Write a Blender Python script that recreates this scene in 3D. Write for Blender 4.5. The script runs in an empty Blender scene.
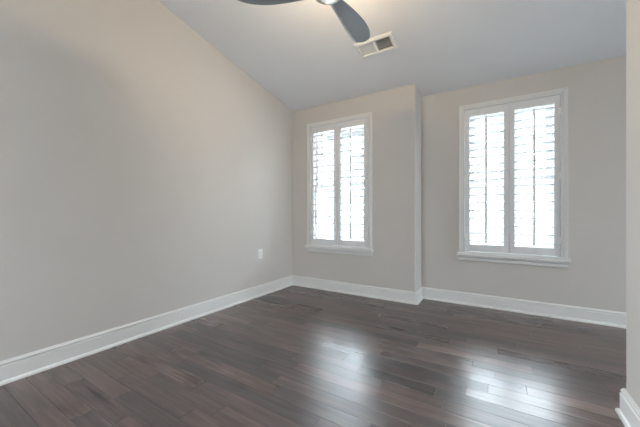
import bpy, bmesh, math, random
from mathutils import Vector, Matrix

random.seed(7)
scene = bpy.context.scene
C = scene.collection

# ------------------------------------------------------------------ camera
CAM_H = 0.96
YAW = math.radians(31.64)
cam_data = bpy.data.cameras.new('camera')
cam_data.sensor_width = 36.0
cam_data.lens = 36.0 * 289.68 / 640.0
cam_data.shift_y = 0.9 / 640.0
cam_data.clip_start = 0.02
cam_data.clip_end = 400
cam = bpy.data.objects.new('camera', cam_data)
cam.location = (0, 0, CAM_H)
cam.rotation_euler = (math.radians(90), 0, YAW)
C.objects.link(cam)
scene.camera = cam

# ------------------------------------------------------------------ world (bright overcast sky)
SKY = 50.0
world = bpy.data.worlds.new('overcast_sky')
scene.world = world
world.use_nodes = True
wn, wl = world.node_tree.nodes, world.node_tree.links
bg = wn['Background']
wtc = wn.new('ShaderNodeTexCoord'); wsep = wn.new('ShaderNodeSeparateXYZ')
wl.new(wtc.outputs['Generated'], wsep.inputs[0])
wmr = wn.new('ShaderNodeMapRange')          # overcast sky: three times brighter overhead than at the horizon
wmr.inputs[1].default_value = 0.0; wmr.inputs[2].default_value = 1.0
wmr.inputs[3].default_value = SKY / 3.0; wmr.inputs[4].default_value = SKY
wl.new(wsep.outputs['Z'], wmr.inputs[0])
wl.new(wmr.outputs[0], bg.inputs['Strength'])
bg.inputs['Color'].default_value = (0.84, 0.93, 1.02, 1)
FAN_GLOW = 180.0

scene.view_settings.view_transform = 'Standard'
scene.view_settings.look = 'None'
scene.view_settings.gamma = 1.0
scene.view_settings.use_curve_mapping = False
scene.view_settings.exposure = 0.19

# ------------------------------------------------------------------ room dimensions (metres)
XL = -2.400          # left wall
YB1 = 3.18           # projecting wall with the narrow bay window
YB2 = 3.45           # recessed window wall
XS = -0.757          # step between the two
XR = 4.20            # far right wall (behind the near corner)
XN = 0.515           # near wall on the right
YN = 1.938           # its outside corner
YR = -1.6            # rear wall
T = 0.15             # wall thickness
SLOPE = 0.1989
def zc(y): return 2.364 + SLOPE * (YB1 - y)

# daylight comes in through these openings: portals guide the sky light to them
def portal(name, loc, rot, sx, sy):
    l = bpy.data.lights.new(name, 'AREA')
    l.shape = 'RECTANGLE'; l.size = sx; l.size_y = sy
    l.cycles.is_portal = True
    o = bpy.data.objects.new(name, l)
    o.location = loc; o.rotation_euler = rot
    C.objects.link(o)

W1 = dict(x0=-2.144, z0=0.472, z1=2.142, y=YB1)     # casing outer left, apron bottom, casing top
W2 = dict(x0=-0.357, z0=0.468, z1=2.117, y=YB2)
CW = 0.894                                          # outer width of each window casing
RW = dict(x0=-1.85, x1=-1.25, z0=0.75, z1=2.15)      # unseen rear window, added for fill daylight
for k, w in enumerate((W1, W2)):
    portal('daylight_portal', (w['x0'] + CW/2, w['y'] + T + 0.03, (w['z0'] + w['z1'])/2), (math.radians(-90), 0, 0), 0.86, 1.6)
portal('daylight_portal', ((RW['x0']+RW['x1'])/2, YR - T - 0.03, (RW['z0']+RW['z1'])/2), (math.radians(90), 0, 0), 0.6, 1.4)
SW = dict(y0=2.06, y1=3.18, z0=0.50, z1=2.05)            # unseen alcove window, added to brighten the left wall and the step
portal('daylight_portal', (XR + T + 0.03, (SW['y0']+SW['y1'])/2, (SW['z0']+SW['z1'])/2), (0, math.radians(90), 0), 1.55, 1.12)
LW = dict(y0=-1.35, y1=-0.40, z0=0.50, z1=2.25)           # unseen left window behind the camera, added to light the near wall
portal('daylight_portal', (XL - T - 0.03, (LW['y0']+LW['y1'])/2, (LW['z0']+LW['z1'])/2), (0, math.radians(-90), 0), 1.75, 0.95)

# ------------------------------------------------------------------ materials
def mat(name, color, rough=0.5, metal=0.0, spec=0.5):
    m = bpy.data.materials.new(name); m.use_nodes = True
    b = m.node_tree.nodes['Principled BSDF']
    b.inputs['Base Color'].default_value = (*color, 1)
    b.inputs['Roughness'].default_value = rough
    b.inputs['Metallic'].default_value = metal
    b.inputs['Specular IOR Level'].default_value = spec
    return m

def paint(name, color, rough, scale=240.0, strength=0.08, spec=0.3, vary=0.02):
    """painted plaster / wood: faint roller stipple and faint tone variation"""
    m = mat(name, color, rough, 0, spec)
    nt = m.node_tree; N = nt.nodes; L = nt.links
    b = N['Principled BSDF']
    tc = N.new('ShaderNodeTexCoord')
    n1 = N.new('ShaderNodeTexNoise'); n1.inputs['Scale'].default_value = scale; n1.inputs['Detail'].default_value = 2
    bp = N.new('ShaderNodeBump'); bp.inputs['Strength'].default_value = strength; bp.inputs['Distance'].default_value = 0.001
    L.new(tc.outputs['Object'], n1.inputs['Vector'])
    L.new(n1.outputs['Fac'], bp.inputs['Height'])
    L.new(bp.outputs['Normal'], b.inputs['Normal'])
    n2 = N.new('ShaderNodeTexNoise'); n2.inputs['Scale'].default_value = 3.0
    L.new(tc.outputs['Object'], n2.inputs['Vector'])
    mx = N.new('ShaderNodeMix'); mx.data_type = 'RGBA'
    mx.inputs[6].default_value = (*[c*(1-vary) for c in color], 1)
    mx.inputs[7].default_value = (*[min(1, c*(1+vary)) for c in color], 1)
    L.new(n2.outputs['Fac'], mx.inputs[0])
    L.new(mx.outputs[2], b.inputs['Base Color'])
    return m

M_WALL = paint('greige_wall_paint', (0.605, 0.57, 0.538), 0.85)
M_CEIL = paint('white_ceiling_paint', (0.775, 0.78, 0.80), 0.92)
M_TRIM = paint('white_trim_paint', (0.76, 0.748, 0.73), 0.38, 60, 0.02, 0.45, 0.01)
M_SHUT = paint('white_shutter_paint', (0.73, 0.735, 0.74), 0.42, 60, 0.02, 0.45, 0.01)
M_VINYL = mat('white_vinyl', (0.82, 0.82, 0.82), 0.4)
M_PLATE = mat('white_plastic', (0.86, 0.86, 0.85), 0.35)
M_SLOT = mat('dark_slot', (0.03, 0.03, 0.03), 0.6)
M_VENT = mat('white_enamel', (0.82, 0.82, 0.80), 0.45)
M_DUCT = mat('galvanized_duct', (0.04, 0.038, 0.036), 0.7, 0.3)
M_BLADE = paint('slate_grey_blade', (0.25, 0.27, 0.29), 0.5, 80, 0.03, 0.4, 0.04)
M_RIM = mat('pale_grey_blade_edge', (0.52, 0.54, 0.55), 0.4)
M_NICKEL = mat('brushed_nickel', (0.70, 0.69, 0.67), 0.3, 0.85)
M_SCREW = mat('screw', (0.7, 0.7, 0.68), 0.35, 0.6)
M_STUCCO = paint('darkened_siding', (0.054, 0.053, 0.051), 0.9, 20, 0.1)  # siding darkened against overexposure so the slat lines stay visible
M_ROOF = paint('grey_shingle', (0.22, 0.22, 0.23), 0.9, 20, 0.1)
M_FARWIN = mat('far_window_blind', (0.032, 0.034, 0.035), 0.6)
M_GROUND = paint('pale_concrete', (0.26, 0.26, 0.255), 0.95, 8, 0.1, 0.2, 0.08)

def glass_mat():
    m = bpy.data.materials.new('window_glass'); m.use_nodes = True
    nt = m.node_tree; N = nt.nodes; L = nt.links
    N.remove(N['Principled BSDF'])
    out = N['Material Output']
    tr = N.new('ShaderNodeBsdfTransparent'); tr.inputs[0].default_value = (0.95, 0.97, 0.97, 1)
    gl = N.new('ShaderNodeBsdfGlossy'); gl.inputs['Roughness'].default_value = 0.02
    fr = N.new('ShaderNodeFresnel'); fr.inputs[0].default_value = 1.3
    mx = N.new('ShaderNodeMixShader')
    L.new(fr.outputs[0], mx.inputs[0]); L.new(tr.outputs[0], mx.inputs[1]); L.new(gl.outputs[0], mx.inputs[2])
    L.new(mx.outputs[0], out.inputs[0])
    return m
M_GLASS = glass_mat()

def glow_mat():
    m = bpy.data.materials.new('warm_lamp_diffuser'); m.use_nodes = True
    b = m.node_tree.nodes['Principled BSDF']
    b.inputs['Base Color'].default_value = (0.9, 0.88, 0.82, 1)
    b.inputs['Emission Color'].default_value = (1.0, 0.77, 0.49, 1)
    b.inputs['Emission Strength'].default_value = FAN_GLOW
    return m
M_GLOW = glow_mat()

def floor_mat():
    m = mat('dark_hand_scraped_hardwood', (0.06, 0.045, 0.04), 0.3, 0, 0.85)
    nt = m.node_tree; N = nt.nodes; L = nt.links
    b = N['Principled BSDF']
    at = N.new('ShaderNodeAttribute'); at.attribute_name = 'plank'
    sep = N.new('ShaderNodeSeparateColor'); L.new(at.outputs['Color'], sep.inputs[0])
    tc = N.new('ShaderNodeTexCoord')
    # per plank offset so that grain does not run on across joints
    off = N.new('ShaderNodeVectorMath'); off.operation = 'MULTIPLY_ADD'
    off.inputs[1].default_value = (37.0, 53.0, 11.0)
    L.new(at.outputs['Color'], off.inputs[0]); L.new(tc.outputs['Object'], off.inputs[2])
    mp = N.new('ShaderNodeMapping'); mp.inputs['Scale'].default_value = (1.2, 22.0, 1.0)
    L.new(off.outputs[0], mp.inputs[0])
    g = N.new('ShaderNodeTexNoise'); g.inputs['Scale'].default_value = 2.2; g.inputs['Detail'].default_value = 6; g.inputs['Roughness'].default_value = 0.62; g.inputs['Distortion'].default_value = 0.12
    L.new(mp.outputs[0], g.inputs['Vector'])
    mp2 = N.new('ShaderNodeMapping'); mp2.inputs['Scale'].default_value = (2.2, 7.0, 1.0)
    L.new(off.outputs[0], mp2.inputs[0])
    g2 = N.new('ShaderNodeTexNoise'); g2.inputs['Scale'].default_value = 1.5; g2.inputs['Detail'].default_value = 3
    L.new(mp2.outputs[0], g2.inputs['Vector'])
    # plank tone
    ramp = N.new('ShaderNodeValToRGB')
    e = ramp.color_ramp.elements
    e[0].position = 0.0; e[0].color = (0.072, 0.062, 0.062, 1)
    e[1].position = 1.0; e[1].color = (0.225, 0.158, 0.136, 1)
    for p, c in ((0.35, (0.104, 0.078, 0.074)), (0.62, (0.130, 0.094, 0.086)), (0.85, (0.160, 0.113, 0.100))):
        x = ramp.color_ramp.elements.new(p); x.color = (*c, 1)
    L.new(sep.outputs[0], ramp.inputs[0])
    # grain and blotches
    mr = N.new('ShaderNodeMapRange'); mr.inputs[1].default_value = 0.30; mr.inputs[2].default_value = 0.70
    mr.inputs[3].default_value = 0.62; mr.inputs[4].default_value = 1.30
    L.new(g.outputs['Fac'], mr.inputs[0])
    mr2 = N.new('ShaderNodeMapRange'); mr2.inputs[1].default_value = 0.3; mr2.inputs[2].default_value = 0.7
    mr2.inputs[3].default_value = 0.72; mr2.inputs[4].default_value = 1.22
    L.new(g2.outputs['Fac'], mr2.inputs[0])
    mul = N.new('ShaderNodeMath'); mul.operation = 'MULTIPLY'
    L.new(mr.outputs[0], mul.inputs[0]); L.new(mr2.outputs[0], mul.inputs[1])
    sc = N.new('ShaderNodeVectorMath'); sc.operation = 'SCALE'
    L.new(ramp.outputs[0], sc.inputs[0]); L.new(mul.outputs[0], sc.inputs['Scale'])
    L.new(sc.outputs[0], b.inputs['Base Color'])
    rr = N.new('ShaderNodeMapRange'); rr.inputs[3].default_value = 0.26; rr.inputs[4].default_value = 0.33
    L.new(sep.outputs[1], rr.inputs[0]); L.new(rr.outputs[0], b.inputs['Roughness'])
    bp = N.new('ShaderNodeBump'); bp.inputs['Strength'].default_value = 0.1; bp.inputs['Distance'].default_value = 0.0006
    L.new(g2.outputs['Fac'], bp.inputs['Height']); L.new(bp.outputs[0], b.inputs['Normal'])
    return m
M_FLOOR = floor_mat()

# ------------------------------------------------------------------ mesh helpers
def hexa(bm, pts, mi=0):
    """pts: 8 points, bottom ring 0-3 then top ring 4-7"""
    v = [bm.verts.new(p) for p in pts]
    for f in ((3, 2, 1, 0), (4, 5, 6, 7), (0, 1, 5, 4), (1, 2, 6, 5), (2, 3, 7, 6), (3, 0, 4, 7)):
        bm.faces.new([v[i] for i in f]).material_index = mi

def box(bm, x0, x1, y0, y1, z0, z1, mi=0):
    hexa(bm, [(x0, y0, z0), (x1, y0, z0), (x1, y1, z0), (x0, y1, z0), (x0, y0, z1), (x1, y0, z1), (x1, y1, z1), (x0, y1, z1)], mi)

def prism(bm, loop_a, loop_b, mi=0):
    """closed solid between two matching loops of points"""
    a = [bm.verts.new(p) for p in loop_a]; b = [bm.verts.new(p) for p in loop_b]
    n = len(a)
    bm.faces.new(list(reversed(a))).material_index = mi
    bm.faces.new(b).material_index = mi
    for i in range(n):
        bm.faces.new((a[i], a[(i+1) % n], b[(i+1) % n], b[i])).material_index = mi

def lathe(bm, prof, seg=40, mi=0, center=(0, 0)):
    rings = []
    for r, z in prof:
        if r < 1e-6:
            rings.append([bm.verts.new((center[0], center[1], z))])
        else:
            rings.append([bm.verts.new((center[0] + r*math.cos(2*math.pi*k/seg), center[1] + r*math.sin(2*math.pi*k/seg), z)) for k in range(seg)])
    for a, b in zip(rings, rings[1:]):
        for k in range(seg):
            k2 = (k+1) % seg
            if len(a) == 1 and len(b) == 1: continue
            if len(a) == 1: f = bm.faces.new((a[0], b[k2], b[k]))
            elif len(b) == 1: f = bm.faces.new((a[k], a[k2], b[0]))
            else: f = bm.faces.new((a[k], a[k2], b[k2], b[k]))
            f.smooth = True; f.material_index = mi

def build(name, bm, mats, parent=None, kind=None, bevel=0.0, seg=2, smooth=False):
    bmesh.ops.recalc_face_normals(bm, faces=bm.faces)
    me = bpy.data.meshes.new(name); bm.to_mesh(me); bm.free()
    if not isinstance(mats, (list, tuple)): mats = [mats]
    for m in mats: me.materials.append(m)
    if smooth:
        for p in me.polygons: p.use_smooth = True
    o = bpy.data.objects.new(name, me); C.objects.link(o)
    if parent: o.parent = parent
    if kind: o['kind'] = kind
    if bevel:
        md = o.modifiers.new('bevel', 'BEVEL'); md.width = bevel; md.segments = seg; md.limit_method = 'ANGLE'; md.angle_limit = math.radians(40)
    return o

def empty(name, loc=(0, 0, 0), rot=(0, 0, 0)):
    o = bpy.data.objects.new(name, None); C.objects.link(o)
    o.location = loc; o.rotation_euler = rot; o.empty_display_size = 0.1
    return o

def thing(name, label, cat, loc=(0, 0, 0), rot=(0, 0, 0), group=None):
    o = empty(name, loc, rot); o['label'] = label; o['category'] = cat
    if group: o['group'] = group
    return o

def struct(name, bm, m, label=None, cat=None, **k):
    o = build(name, bm, m, kind='structure', **k)
    if label: o['label'] = label
    if cat: o['category'] = cat
    return o

# ------------------------------------------------------------------ floor (planks run along the window wall)
def make_floor():
    bm = bmesh.new()
    col = bm.loops.layers.float_color.new('plank')
    rnd = random.Random(5)
    x0, x1, y0, y1 = XL - 0.02, XR + 0.02, YR - 0.02, YB2 + 0.02
    w, g, d = 0.090, 0.0010, 0.0022
    def face(vs, c):
        f = bm.faces.new(vs)
        for l in f.loops: l[col] = c
    box(bm, x0, x1, y0, y1, -0.03, -d)
    y = y0
    while y < y1:
        x = x0 - rnd.uniform(0, 1.0)
        ye = min(y + w, y1)
        while x < x1:
            ln = rnd.choice((0.32, 0.42, 0.55, 0.62, 0.75, 0.85, 0.95, 1.1)) * rnd.uniform(0.9, 1.1)
            a, b = max(x, x0), min(x + ln, x1)
            x += ln
            if b - a < 0.02: continue
            c = (min(1, max(0, rnd.betavariate(2.0, 2.2))), rnd.random(), rnd.random(), 1)
            t = rnd.uniform(-0.00018, 0.00018); t2 = 0.0
            lo = [bm.verts.new(p) for p in ((a, y, -d), (b, y, -d), (b, ye, -d), (a, ye, -d))]
            hi = [bm.verts.new(p) for p in ((a+g, y+g, -t-t2*0), (b-g, y+g, -t*0.0), (b-g, ye-g, t), (a+g, ye-g, t2*0))]
            # keep the top planar: tilt across the width only
            for v, s in zip(hi, (-1, -1, 1, 1)): v.co.z = s * t * 0.5
            face(hi, c)
            for i in range(4): face((lo[i], lo[(i+1) % 4], hi[(i+1) % 4], hi[i]), tuple(q*0.4 if k == 0 else q for k, q in enumerate(c)))
        y += w
    return struct('floor', bm, M_FLOOR, 'dark brown hand-scraped hardwood plank floor', 'floor')
make_floor()

# ------------------------------------------------------------------ walls
def slope_box(bm, x0, x1, y0, y1, z0=None, z1=None):
    """box whose top (z1 None) follows the sloping ceiling, sunk slightly into it"""
    zt0 = zc(y0) + 0.04 if z1 is None else z1
    zt1 = zc(y1) + 0.04 if z1 is None else z1
    zb = -0.03 if z0 is None else z0
    hexa(bm, [(x0, y0, zb), (x1, y0, zb), (x1, y1, zb), (x0, y1, zb), (x0, y0, zt0), (x1, y0, zt0), (x1, y1, zt1), (x0, y1, zt1)])

def plan_prism(bm, pts):
    """solid with a plan outline, floor to sloping ceiling"""
    prism(bm, [(x, y, -0.03) for x, y in pts], [(x, y, zc(y) + 0.04) for x, y in pts])

def arc(cx, cy, r, a0, a1, n=6):
    return [(cx + r*math.cos(math.radians(a0 + (a1-a0)*i/n)), cy + r*math.sin(math.radians(a0 + (a1-a0)*i/n))) for i in range(n+1)]

bm = bmesh.new()
slope_box(bm, XL - T, XL, YR - T, LW['y0'])
slope_box(bm, XL - T, XL, LW['y1'], YB2 + T)
slope_box(bm, XL - T, XL, LW['y0'], LW['y1'], None, LW['z0'])
slope_box(bm, XL - T, XL, LW['y0'], LW['y1'], LW['z1'], None)
struct('wall_left', bm, M_WALL)

HOLE_IN = 0.035    # casing overlaps the wall opening by this much
def hole(w): return w['x0'] + HOLE_IN, w['x0'] + CW - HOLE_IN, w['z0'] + 0.07, w['z1'] - HOLE_IN

hx0, hx1, hz0, hz1 = hole(W1)
bm = bmesh.new(); r = 0.012
slope_box(bm, XL - 0.01, hx0, YB1, YB2 + T)
slope_box(bm, hx0, hx1, YB1, YB1 + T, None, hz0)
slope_box(bm, hx0, hx1, YB1, YB1 + T, hz1, None)
plan_prism(bm, [(hx1, YB1)] + arc(XS - r, YB1 + r, r, -90, 0) + [(XS, YB2 + T), (hx1, YB2 + T)])
struct('wall_projecting', bm, M_WALL)

hx0, hx1, hz0, hz1 = hole(W2)
bm = bmesh.new()
slope_box(bm, XS - 0.02, hx0, YB2, YB2 + T)
slope_box(bm, hx1, XR + T, YB2, YB2 + T)
slope_box(bm, hx0, hx1, YB2, YB2 + T, None, hz0)
slope_box(bm, hx0, hx1, YB2, YB2 + T, hz1, None)
struct('wall_back', bm, M_WALL)

bm = bmesh.new()
slope_box(bm, XR, XR + T, YN - 0.1, SW['y0'])
slope_box(bm, XR, XR + T, SW['y1'], YB2 + 0.05)
slope_box(bm, XR, XR + T, SW['y0'], SW['y1'], None, SW['z0'])
slope_box(bm, XR, XR + T, SW['y0'], SW['y1'], SW['z1'], None)
struct('wall_right', bm, M_WALL)
bm = bmesh.new()
plan_prism(bm, [(XN, YR - T)] + [(XR + T, YR - T), (XR + T, YN)] + arc(XN + r, YN - r, r, 90, 180))
struct('wall_near', bm, M_WALL)
bm = bmesh.new()
slope_box(bm, XL - 0.05, RW['x0'], YR - T, YR)
slope_box(bm, RW['x1'], XN + 0.05, YR - T, YR)
slope_box(bm, RW['x0'], RW['x1'], YR - T, YR, None, RW['z0'])
slope_box(bm, RW['x0'], RW['x1'], YR - T, YR, RW['z1'], None)
struct('wall_rear', bm, M_WALL)

# ------------------------------------------------------------------ ceiling with the cut-out for the register
VX, VY = -0.951, 2.515            # register centre
VHX, VHY = 0.145, 0.068           # half size of the duct opening
def ceil_piece(bm, x0, x1, y0, y1):
    t = 0.16
    hexa(bm, [(x0, y0, zc(y0)), (x1, y0, zc(y0)), (x1, y1, zc(y1)), (x0, y1, zc(y1)),
              (x0, y0, zc(y0)+t), (x1, y0, zc(y0)+t), (x1, y1, zc(y1)+t), (x0, y1, zc(y1)+t)])
bm = bmesh.new()
A0, A1, B0, B1 = XL - T, XR + T, YR - T, YB2 + T
ceil_piece(bm, A0, VX - VHX, B0, B1)
ceil_piece(bm, VX + VHX, A1, B0, B1)
ceil_piece(bm, VX - VHX, VX + VHX, B0, VY - VHY)
ceil_piece(bm, VX - VHX, VX + VHX, VY + VHY, B1)
struct('ceiling', bm, M_CEIL)

# ------------------------------------------------------------------ baseboards with shoe moulding, mitred at the corners
PROF = [(0.0, 0.0), (0.029, 0.0), (0.029, 0.007), (0.027, 0.013), (0.022, 0.018), (0.016, 0.020), (0.016, 0.100), (0.008, 0.103),
        (0.008, 0.107), (0.0140, 0.110), (0.0135, 0.117), (0.009, 0.122), (0.007, 0.128), (0.0, 0.128)]
PATH = [(XL, YR), (XL, YB1), (XS, YB1), (XS, YB2), (XR, YB2), (XR, YN), (XN, YN), (XN, YR)]
NAMES = ['baseboard_left', 'baseboard_projecting', 'baseboard_step', 'baseboard_back', 'baseboard_right', 'baseboard_return', 'baseboard_near', 'baseboard_rear']
def offset_pt(i, d):
    n = len(PATH)
    p, q, s = Vector(PATH[(i-1) % n]), Vector(PATH[i % n]), Vector(PATH[(i+1) % n])
    d1, d2 = (q-p).normalized(), (s-q).normalized()
    n1, n2 = Vector((d1.y, -d1.x)), Vector((d2.y, -d2.x))
    m = (n1 + n2) / (1 + n1.dot(n2))
    return q + m * d
for i, nm in enumerate(NAMES):
    bm = bmesh.new()
    la = [(*offset_pt(i, d), z) for d, z in PROF]
    lb = [(*offset_pt(i+1, d), z) for d, z in PROF]
    prism(bm, la, lb)
    struct(nm, bm, M_TRIM)

# ------------------------------------------------------------------ windows: casing, stool, apron, shutter frame, sash and glass
CASE = 0.038       # casing width
FRM = 0.012        # inner shutter frame
def frame_ring(bm, x0, x1, z0, z1, w, y0, y1, bottom=True):
    """four mitred pieces around a rectangle (outer x0..x1, z0..z1)"""
    o = [(x0, z0), (x1, z0), (x1, z1), (x0, z1)]
    wb = w if bottom else 0.0
    n = [(x0+w, z0+wb), (x1-w, z0+wb), (x1-w, z1-w), (x0+w, z1-w)]
    for i in range(4):
        if i == 0 and not bottom: continue
        j = (i+1) % 4
        q = [o[i], o[j], n[j], n[i]]
        prism(bm, [(x, y0, z) for x, z in q], [(x, y1, z) for x, z in q])

def make_window(num, w, label):
    y = w['y']; x0, x1 = w['x0'], w['x0'] + CW
    z_apron, z1 = w['z0'], w['z1']
    zs0, zs1 = z_apron + 0.053, z_apron + 0.088     # stool
    root = empty('window_%d' % num, (x0 + CW/2, y, z_apron)); root['kind'] = 'structure'
    root['label'] = label; root['category'] = 'window'
    ox, oy, oz = root.location
    def bd(name, bm, m, parent=root, **k):
        bmesh.ops.translate(bm, verts=bm.verts, vec=(-ox, -oy, -oz))
        return build(name, bm, m, parent, **k)
    bm = bmesh.new()
    frame_ring(bm, x0, x1, zs1, z1, CASE - 0.010, y - 0.020, y, bottom=False)
    frame_ring(bm, x0 + CASE - 0.012, x1 - CASE + 0.012, zs1, z1 - CASE + 0.012, 0.012, y - 0.013, y, bottom=False)
    frame_ring(bm, x0 - 0.003, x1 + 0.003, zs1, z1 + 0.003, 0.010, y - 0.024, y, bottom=False)
    bd('casing', bm, M_TRIM, bevel=0.002)
    bm = bmesh.new(); box(bm, x0 - 0.020, x1 + 0.020, y - 0.050, y + 0.03, zs0, zs1)
    bd('window_sill', bm, M_TRIM, bevel=0.006, seg=3)
    bm = bmesh.new()
    pr = [(0.0, 0.0), (0.010, 0.0), (0.016, 0.008), (0.016, 0.034), (0.022, 0.044), (0.022, 0.053), (0.0, 0.053)]
    prism(bm, [(x0 - 0.006, y - a, z_apron + b) for a, b in pr], [(x1 + 0.006, y - a, z_apron + b) for a, b in pr])
    bd('apron', bm, M_TRIM)
    # shutter frame (fixed) inside the casing
    bm = bmesh.new()
    frame_ring(bm, x0 + CASE, x1 - CASE, zs1, z1 - CASE, FRM, y - 0.026, y + 0.05)
    bd('shutter_frame', bm, M_SHUT, bevel=0.003)
    # reveal lining through the wall, then the sash
    hx0, hx1, hz0, hz1 = hole(w)
    bm = bmesh.new(); frame_ring(bm, hx0, hx1, hz0, hz1, 0.016, y + 0.052, y + T)
    bd('jamb_liner', bm, M_VINYL)
    zm = (hz0 + hz1)/2
    for nm, za, zb, yy in (('upper_sash', zm - 0.018, hz1 - 0.017, y + 0.118), ('lower_sash', hz0 + 0.017, zm + 0.018, y + 0.088)):
        bm = bmesh.new(); frame_ring(bm, hx0 + 0.017, hx1 - 0.017, za, zb, 0.030, yy, yy + 0.026)
        s = bd('sash', bm, M_VINYL)
        bm = bmesh.new(); box(bm, hx0 + 0.045, hx1 - 0.045, yy + 0.011, yy + 0.015, za + 0.028, zb - 0.028)
        bmesh.ops.translate(bm, verts=bm.verts, vec=(-ox, -oy, -oz))
        build('pane', bm, M_GLASS, s)
    return root
make_window(1, W1, 'white cased window in the projecting wall left of the wall step')
make_window(2, W2, 'white cased window in the recessed wall right of the wall step')

# plain unseen windows added for fill daylight: behind the camera, and in the alcove
def fill_window(num, loc, rz, wd, ht):
    root = empty('window_%d' % num, loc, (0, 0, rz)); root['kind'] = 'structure'
    h = wd/2
    bm = bmesh.new(); frame_ring(bm, -h - 0.08, h + 0.08, -0.08, ht + 0.08, 0.085, 0.0, 0.02)
    build('casing', bm, M_TRIM, root)
    bm = bmesh.new(); frame_ring(bm, -h, h, 0, ht, 0.05, -0.10, -0.06); box(bm, -0.02, 0.02, -0.10, -0.06, 0.04, ht - 0.04)
    sh = build('sash', bm, M_VINYL, root)
    bm = bmesh.new(); box(bm, -h + 0.04, h - 0.04, -0.083, -0.078, 0.04, ht - 0.04)
    build('pane', bm, M_GLASS, sh)
fill_window(3, ((RW['x0']+RW['x1'])/2, YR, RW['z0']), 0, RW['x1'] - RW['x0'], RW['z1'] - RW['z0'])
fill_window(5, (XL, (LW['y0']+LW['y1'])/2, LW['z0']), math.radians(-90), LW['y1'] - LW['y0'], LW['z1'] - LW['z0'])
fill_window(4, (XR, (SW['y0']+SW['y1'])/2, SW['z0']), math.radians(90), SW['y1'] - SW['y0'], SW['z1'] - SW['z0'])

# ------------------------------------------------------------------ plantation shutter panels: hinged, two per window
STILE = 0.044
def make_shutter(label, loc, wd, ht, hinge_side):
    """origin at the bottom centre of the panel; hinge_side -1 left, +1 right"""
    t = thing('plantation_shutter', label, 'shutter', loc, group='white plantation shutter panels')
    th = 0.014
    for s in (-1, 1):
        bm = bmesh.new(); a, b = sorted((s*wd/2, s*(wd/2 - STILE)))
        box(bm, a, b, -th, th, 0, ht)
        build('stile', bm, M_SHUT, t, bevel=0.003)
    if hinge_side < 0:      # rebate strip that closes the joint between the pair
        bm = bmesh.new(); box(bm, wd/2 - 0.010, wd/2 + 0.012, th + 0.0005, th + 0.006, 0, ht)
        build('rebate_strip', bm, M_SHUT, t)
    RB, RT = 0.074, 0.076
    for z0, z1 in ((0.0, RB), (ht - RT, ht)):
        bm = bmesh.new(); box(bm, -wd/2 + STILE, wd/2 - STILE, -th, th, z0, z1)
        build('rail', bm, M_SHUT, t, bevel=0.0015)
    # louvres, elliptical section, turned nearly level
    z_lo, z_hi = RB, ht - RT
    n = 17
    pitch = (z_hi - z_lo) / n
    ll = wd - 2*STILE - 0.004
    me = None
    for k in range(n):
        zc_ = z_lo + pitch*(k + 0.5)
        if me is None:
            bm = bmesh.new(); sec = []
            tilt = math.radians(LOUVRE_TILT)
            for i in range(20):
                a = 2*math.pi*i/20
                p, q = 0.0400*math.copysign(abs(math.cos(a))**0.75, math.cos(a)), 0.0052*math.copysign(abs(math.sin(a))**0.75, math.sin(a))
                sec.append((p*math.cos(tilt) - q*math.sin(tilt), p*math.sin(tilt) + q*math.cos(tilt)))
            prism(bm, [(-ll/2, y, z) for y, z in sec], [(ll/2, y, z) for y, z in sec])
            o = build('louver', bm, M_SHUT, t)
            for p in o.data.polygons: p.use_smooth = len(p.vertices) == 4
            me = o.data
        else:
            o = bpy.data.objects.new('louver', me); C.objects.link(o); o.parent = t
        o.location = (0, 0, zc_)
    # tilt rod on the room side
    bm = bmesh.new()
    box(bm, -0.0080, 0.0080, -0.055, -0.043, z_lo + pitch*0.25, z_hi - pitch*0.3)
    rod = build('tilt_rod', bm, M_SHUT, t, bevel=0.002)
    sme = None
    for k in range(n):
        if sme is None:
            bm = bmesh.new(); box(bm, -0.0012, 0.0012, -0.0465, -0.0400, -0.003, 0.003)
            o = build('staple', bm, M_SCREW, rod); sme = o.data
        else:
            o = bpy.data.objects.new('staple', sme); C.objects.link(o); o.parent = rod
        o.location = (0, 0, z_lo + pitch*(k + 0.5))
    # hinges on the outer stile
    for zf in (0.10, 0.5, 0.90):
        bm = bmesh.new()
        xs = hinge_side * (wd/2 + 0.0005)
        lathe(bm, [(0, -0.032), (0.004, -0.032), (0.004, 0.032), (0, 0.032)], 10, 0, (xs, -th - 0.006))
        a, b = sorted((xs, xs - hinge_side*0.016))
        box(bm, a, b, -th - 0.0025, -th, -0.030, 0.030)
        h = build('hinge', bm, M_VENT, t); h.location = (0, 0, ht*zf)
    return t
LOUVRE_TILT = -2.5

for w, names in ((W1, ('white louvered shutter panel, left of the pair in the window nearest the left wall corner',
                       'white louvered shutter panel beside the wall step, right of the pair in the left window')),
                 (W2, ('white louvered shutter panel, left of the pair in the window right of the wall step',
                       'white louvered shutter panel at the right edge of the right window, rightmost of all'))):
    xi0, xi1 = w['x0'] + CASE + FRM, w['x0'] + CW - CASE - FRM
    zb = w['z0'] + 0.088 + FRM; zt = w['z1'] - CASE - FRM
    gap = 0.003
    pw = (xi1 - xi0 - 3*gap)/2
    for k in range(2):
        cx = xi0 + gap + pw/2 + k*(pw + gap)
        make_shutter(names[k], (cx, w['y'] - 0.004, zb + gap), pw, zt - zb - 2*gap, -1 if k == 0 else 1)

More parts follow.
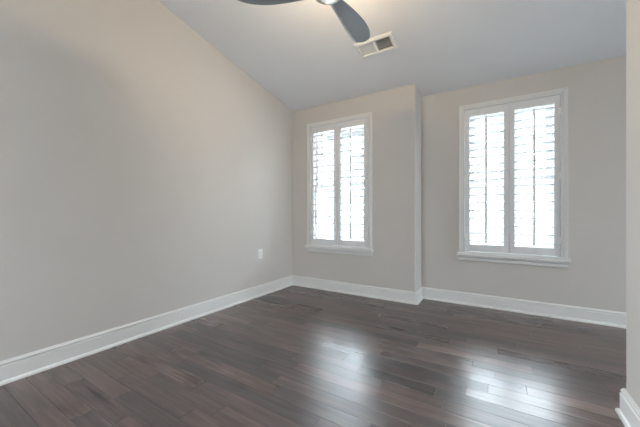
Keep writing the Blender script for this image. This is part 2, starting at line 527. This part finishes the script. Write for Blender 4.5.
# ------------------------------------------------------------------ ceiling register
vent = thing('ceiling_vent', 'white two-way air register set in the sloped ceiling next to the fan blade', 'vent',
             (VX, VY, zc(VY)), (-math.atan(SLOPE), 0, 0))
def vring(bm, x, y, w, wy, z0, z1):
    for a in ((-x, -x+w, -y, y), (x-w, x, -y, y), (-x+w, x-w, -y, -y+wy), (-x+w, x-w, y-wy, y)):
        box(bm, *a, z0, z1)
bm = bmesh.new()
prof = [(0.178, 0.103, 0.0), (0.178, 0.103, -0.004), (0.166, 0.091, -0.013), (0.148, 0.071, -0.013), (0.142, 0.066, -0.006), (0.142, 0.066, 0.008)]
rings = [[bm.verts.new(p) for p in ((-a, -b, z), (a, -b, z), (a, b, z), (-a, b, z))] for a, b, z in prof]
for p, q in zip(rings, rings[1:] + rings[:1]):
    for i in range(4): bm.faces.new((p[i], p[(i+1) % 4], q[(i+1) % 4], q[i]))
build('frame', bm, M_VENT, vent)
bm = bmesh.new(); box(bm, -0.010, 0.010, -0.066, 0.066, -0.012, 0.004); build('divider', bm, M_VENT, vent)
# two banks of fins that throw the air left and right
def fin_mesh(sgn):
    bm = bmesh.new()
    a = math.radians(45 if sgn > 0 else 33); hl = 0.0095
    dx, dz = math.sin(a)*hl, math.cos(a)*hl
    t = 0.0007
    prism(bm, [(-sgn*dx - t, -0.065, -dz), (-sgn*dx + t, -0.065, -dz), (sgn*dx + t, -0.065, dz), (sgn*dx - t, -0.065, dz)],
              [(-sgn*dx - t, 0.065, -dz), (-sgn*dx + t, 0.065, -dz), (sgn*dx + t, 0.065, dz), (sgn*dx - t, 0.065, dz)])
    return bm
for sgn, xa, xb in ((1, -0.136, -0.016), (-1, 0.016, 0.136)):
    me = None; n = 11
    for k in range(n):
        if me is None:
            o = build('fin', fin_mesh(sgn), M_VENT, vent); me = o.data
        else:
            o = bpy.data.objects.new('fin', me); C.objects.link(o); o.parent = vent
        o.location = (xa + (xb - xa)*k/(n-1), 0, 0.001)
bm = bmesh.new()
for a in ((-0.1449, -0.1430, -0.0679, 0.0679), (0.1430, 0.1449, -0.0679, 0.0679), (-0.143, 0.143, -0.0679, -0.066), (-0.143, 0.143, 0.066, 0.0679)):
    box(bm, *a, 0.009, 0.15)
box(bm, -0.1449, 0.1449, -0.0679, 0.0679, 0.145, 0.15)
build('duct', bm, M_DUCT, vent)
for s in (-1, 1):
    bm = bmesh.new(); lathe(bm, [(0, -0.0145), (0.003, -0.0142), (0.004, -0.013), (0.004, -0.012), (0, -0.012)], 12, 0, (s*0.157, 0))
    build('screw', bm, M_SCREW, vent)

# ------------------------------------------------------------------ wall outlet
outlet = thing('wall_outlet', 'white duplex outlet low on the left wall near the far corner', 'outlet', (XL, 2.547, 0.493))
bm = bmesh.new(); box(bm, 0, 0.006, -0.0365, 0.0365, -0.059, 0.059)
build('cover_plate', bm, M_PLATE, outlet, bevel=0.003)
for s in (-1, 1):
    bm = bmesh.new()
    pts = [(0.017*math.cos(a)*1.0, max(-0.0135, min(0.0135, 0.0175*math.sin(a)))) for a in [2*math.pi*i/28 for i in range(28)]]
    prism(bm, [(0.004, y, z) for y, z in pts], [(0.0075, y, z) for y, z in pts])
    rc = build('receptacle', bm, M_PLATE, outlet); rc.location = (0, 0, s*0.0195)
    bm = bmesh.new()
    box(bm, 0.007, 0.0079, -0.0075, -0.0055, -0.001, 0.008); box(bm, 0.007, 0.0079, 0.0055, 0.0075, -0.001, 0.007)
    box(bm, 0.007, 0.0079, -0.0025, 0.0025, -0.0100, -0.0055)
    build('slot', bm, M_SLOT, rc)
bm = bmesh.new(); lathe(bm, [(0, 0.0075), (0.003, 0.0070), (0.0035, 0.005), (0, 0.005)], 12)
bmesh.ops.rotate(bm, verts=bm.verts, cent=(0, 0, 0), matrix=Matrix.Rotation(math.radians(90), 3, 'Y'))
build('screw', bm, M_SCREW, outlet)

# ------------------------------------------------------------------ ceiling fan (three slate blades, warm uplight above the motor)
FS = 0.927           # 1.22 m span
FX = math.cos(YAW)*0.05*FS - math.sin(YAW)*1.862*FS
FY = math.sin(YAW)*0.05*FS + math.cos(YAW)*1.862*FS
FZ = CAM_H + 1.44*FS
BLADE_A = math.radians(57.5) + YAW
fan = thing('ceiling_fan', 'ceiling fan with slate grey paddle blades and warm light band under the sloped ceiling', 'fan', (FX, FY, FZ))
zt = zc(FY) - FZ
bm = bmesh.new()
lathe(bm, [(0, -0.040), (0.045, -0.039), (0.075, -0.033), (0.092, -0.020), (0.097, -0.002), (0.095, 0.018), (0.086, 0.034), (0.070, 0.042), (0, 0.042)], 56)
build('motor_housing', bm, M_NICKEL, fan)
bm = bmesh.new()
lathe(bm, [(0.070, 0.066), (0.084, 0.070), (0.086, 0.094), (0.083, 0.118), (0.070, 0.122)], 48)
build('light_band', bm, M_GLOW, fan)
bm = bmesh.new(); lathe(bm, [(0, 0.040), (0.070, 0.040), (0.072, 0.066), (0, 0.066)], 40); build('lamp_base', bm, M_NICKEL, fan)
bm = bmesh.new(); lathe(bm, [(0, 0.118), (0.088, 0.118), (0.090, 0.123), (0.084, 0.130), (0.030, 0.138), (0, 0.138)], 48); build('lamp_cap', bm, M_NICKEL, fan)
bm = bmesh.new(); lathe(bm, [(0, 0.125), (0.0135, 0.125), (0.0135, zt - 0.02), (0, zt - 0.02)], 20)
build('downrod', bm, M_NICKEL, fan)
bm = bmesh.new(); lathe(bm, [(0, -0.075), (0.022, -0.075), (0.040, -0.062), (0.064, -0.020), (0.068, 0.016), (0, 0.016)], 40)
bmesh.ops.rotate(bm, verts=bm.verts, cent=(0, 0, 0), matrix=Matrix.Rotation(-math.atan(SLOPE), 3, 'X'))
cn = build('canopy', bm, M_NICKEL, fan); cn.location = (0, 0, zt)
# blade outline: r along the arm, w to the right when looking outwards
LEFT = [(0.085, -0.040), (0.16, -0.050), (0.26, -0.064), (0.36, -0.078), (0.46, -0.089), (0.54, -0.094), (0.590, -0.092)]
TIP = [(0.612, -0.082), (0.625, -0.062), (0.630, -0.036), (0.627, -0.010), (0.615, 0.018), (0.598, 0.036)]
RIGHT = [(0.57, 0.052), (0.52, 0.070), (0.46, 0.081), (0.39, 0.085), (0.31, 0.079), (0.23, 0.069), (0.16, 0.056), (0.105, 0.043), (0.085, 0.036)]
def smooth_loop(pts):
    out = []
    pts = [(a*FS, b*FS) for a, b in pts]
    n = len(pts)
    for i in range(n):
        p0, p1, p2, p3 = (Vector(pts[(i+k-1) % n]) for k in range(4))
        for t in (0, 0.5):
            out.append(0.5*((2*p1) + (p2-p0)*t + (2*p0-5*p1+4*p2-p3)*t*t + (3*p1-p0-3*p2+p3)*t*t*t))
    return out
def blade_bm():
    bm = bmesh.new()
    loop = smooth_loop(LEFT + TIP + RIGHT)
    tilt = math.radians(4.5)
    def z_of(x, y): return math.sin(tilt)*y - 0.004
    top = [(r, -w, z_of(r, -w) + 0.004) for r, w in loop]
    bot = [(r, -w, z_of(r, -w) - 0.004) for r, w in loop]
    prism(bm, bot, top)
    return bm
def rim_bm():
    """pale strip along the straight leading edge"""
    bm = bmesh.new()
    tilt = math.radians(4.5)
    for (r0, w0), (r1, w1) in zip(LEFT[:-1], LEFT[1:]):
        def P(r, w, dz): return (r*FS, -w*FS, -math.sin(tilt)*w*FS - 0.004 + dz)
        prism(bm, [P(r0, w0 - 0.004, -0.0065), P(r1, w1 - 0.004, -0.0065), P(r1, w1 - 0.004, 0.0065), P(r0, w0 - 0.004, 0.0065)],
                  [P(r0, w0 + 0.016, -0.0065), P(r1, w1 + 0.012, -0.0065), P(r1, w1 + 0.012, 0.0065), P(r0, w0 + 0.016, 0.0065)])
    return bm
for k in range(3):
    b = build('blade', blade_bm(), M_BLADE, fan, bevel=0.002)
    b.rotation_euler = (0, 0, BLADE_A + (0, math.radians(118.6), math.radians(239.5))[k])
    e = build('leading_edge', rim_bm(), M_RIM, b)
    e['label'] = 'pale grey leading edge'

# ------------------------------------------------------------------ outside, seen washed out between the louvers
bm = bmesh.new(); box(bm, -80, 80, -60, 90, -5.7, -5.5)
struct('ground', bm, M_GROUND)
th = thing('townhouse', 'townhouse across the street, washed out pale behind the right window louvers', 'building', (4.0, 24.0, -5.5))
bm = bmesh.new(); box(bm, -44, 40, 0, 9, 0, 14.2); build('wall', bm, M_STUCCO, th)  # raised and widened to keep the bright sky out of view
bm = bmesh.new()
prism(bm, [(-44.4, -0.5, 14.2), (-44.4, 9.5, 14.2), (-44.4, 4.5, 16.5)], [(40.4, -0.5, 14.2), (40.4, 9.5, 14.2), (40.4, 4.5, 16.5)])
build('roof', bm, M_ROOF, th)
pane_me = frame_me = None
for k in range(-12, 13):
    for zf in (2.4, 5.6, 8.8, 11.6):
        xx = k*2.0
        if frame_me is None:
            bm = bmesh.new()
            frame_ring(bm, -0.62, 0.62, 0, 1.75, 0.08, -0.05, 0.0); box(bm, -0.54, 0.54, -0.04, 0.0, 0.84, 0.91); box(bm, -0.03, 0.03, -0.04, 0.0, 0.08, 1.67)
            f = build('window', bm, M_VINYL, th); frame_me = f.data
            bm = bmesh.new(); box(bm, -0.54, 0.54, -0.02, 0.0, 0.08, 1.67)
            p = build('pane', bm, M_FARWIN, f); pane_me = p.data
        else:
            f = bpy.data.objects.new('window', frame_me); C.objects.link(f); f.parent = th
            p = bpy.data.objects.new('pane', pane_me); C.objects.link(p); p.parent = f
        f.location = (xx, -0.001, zf)
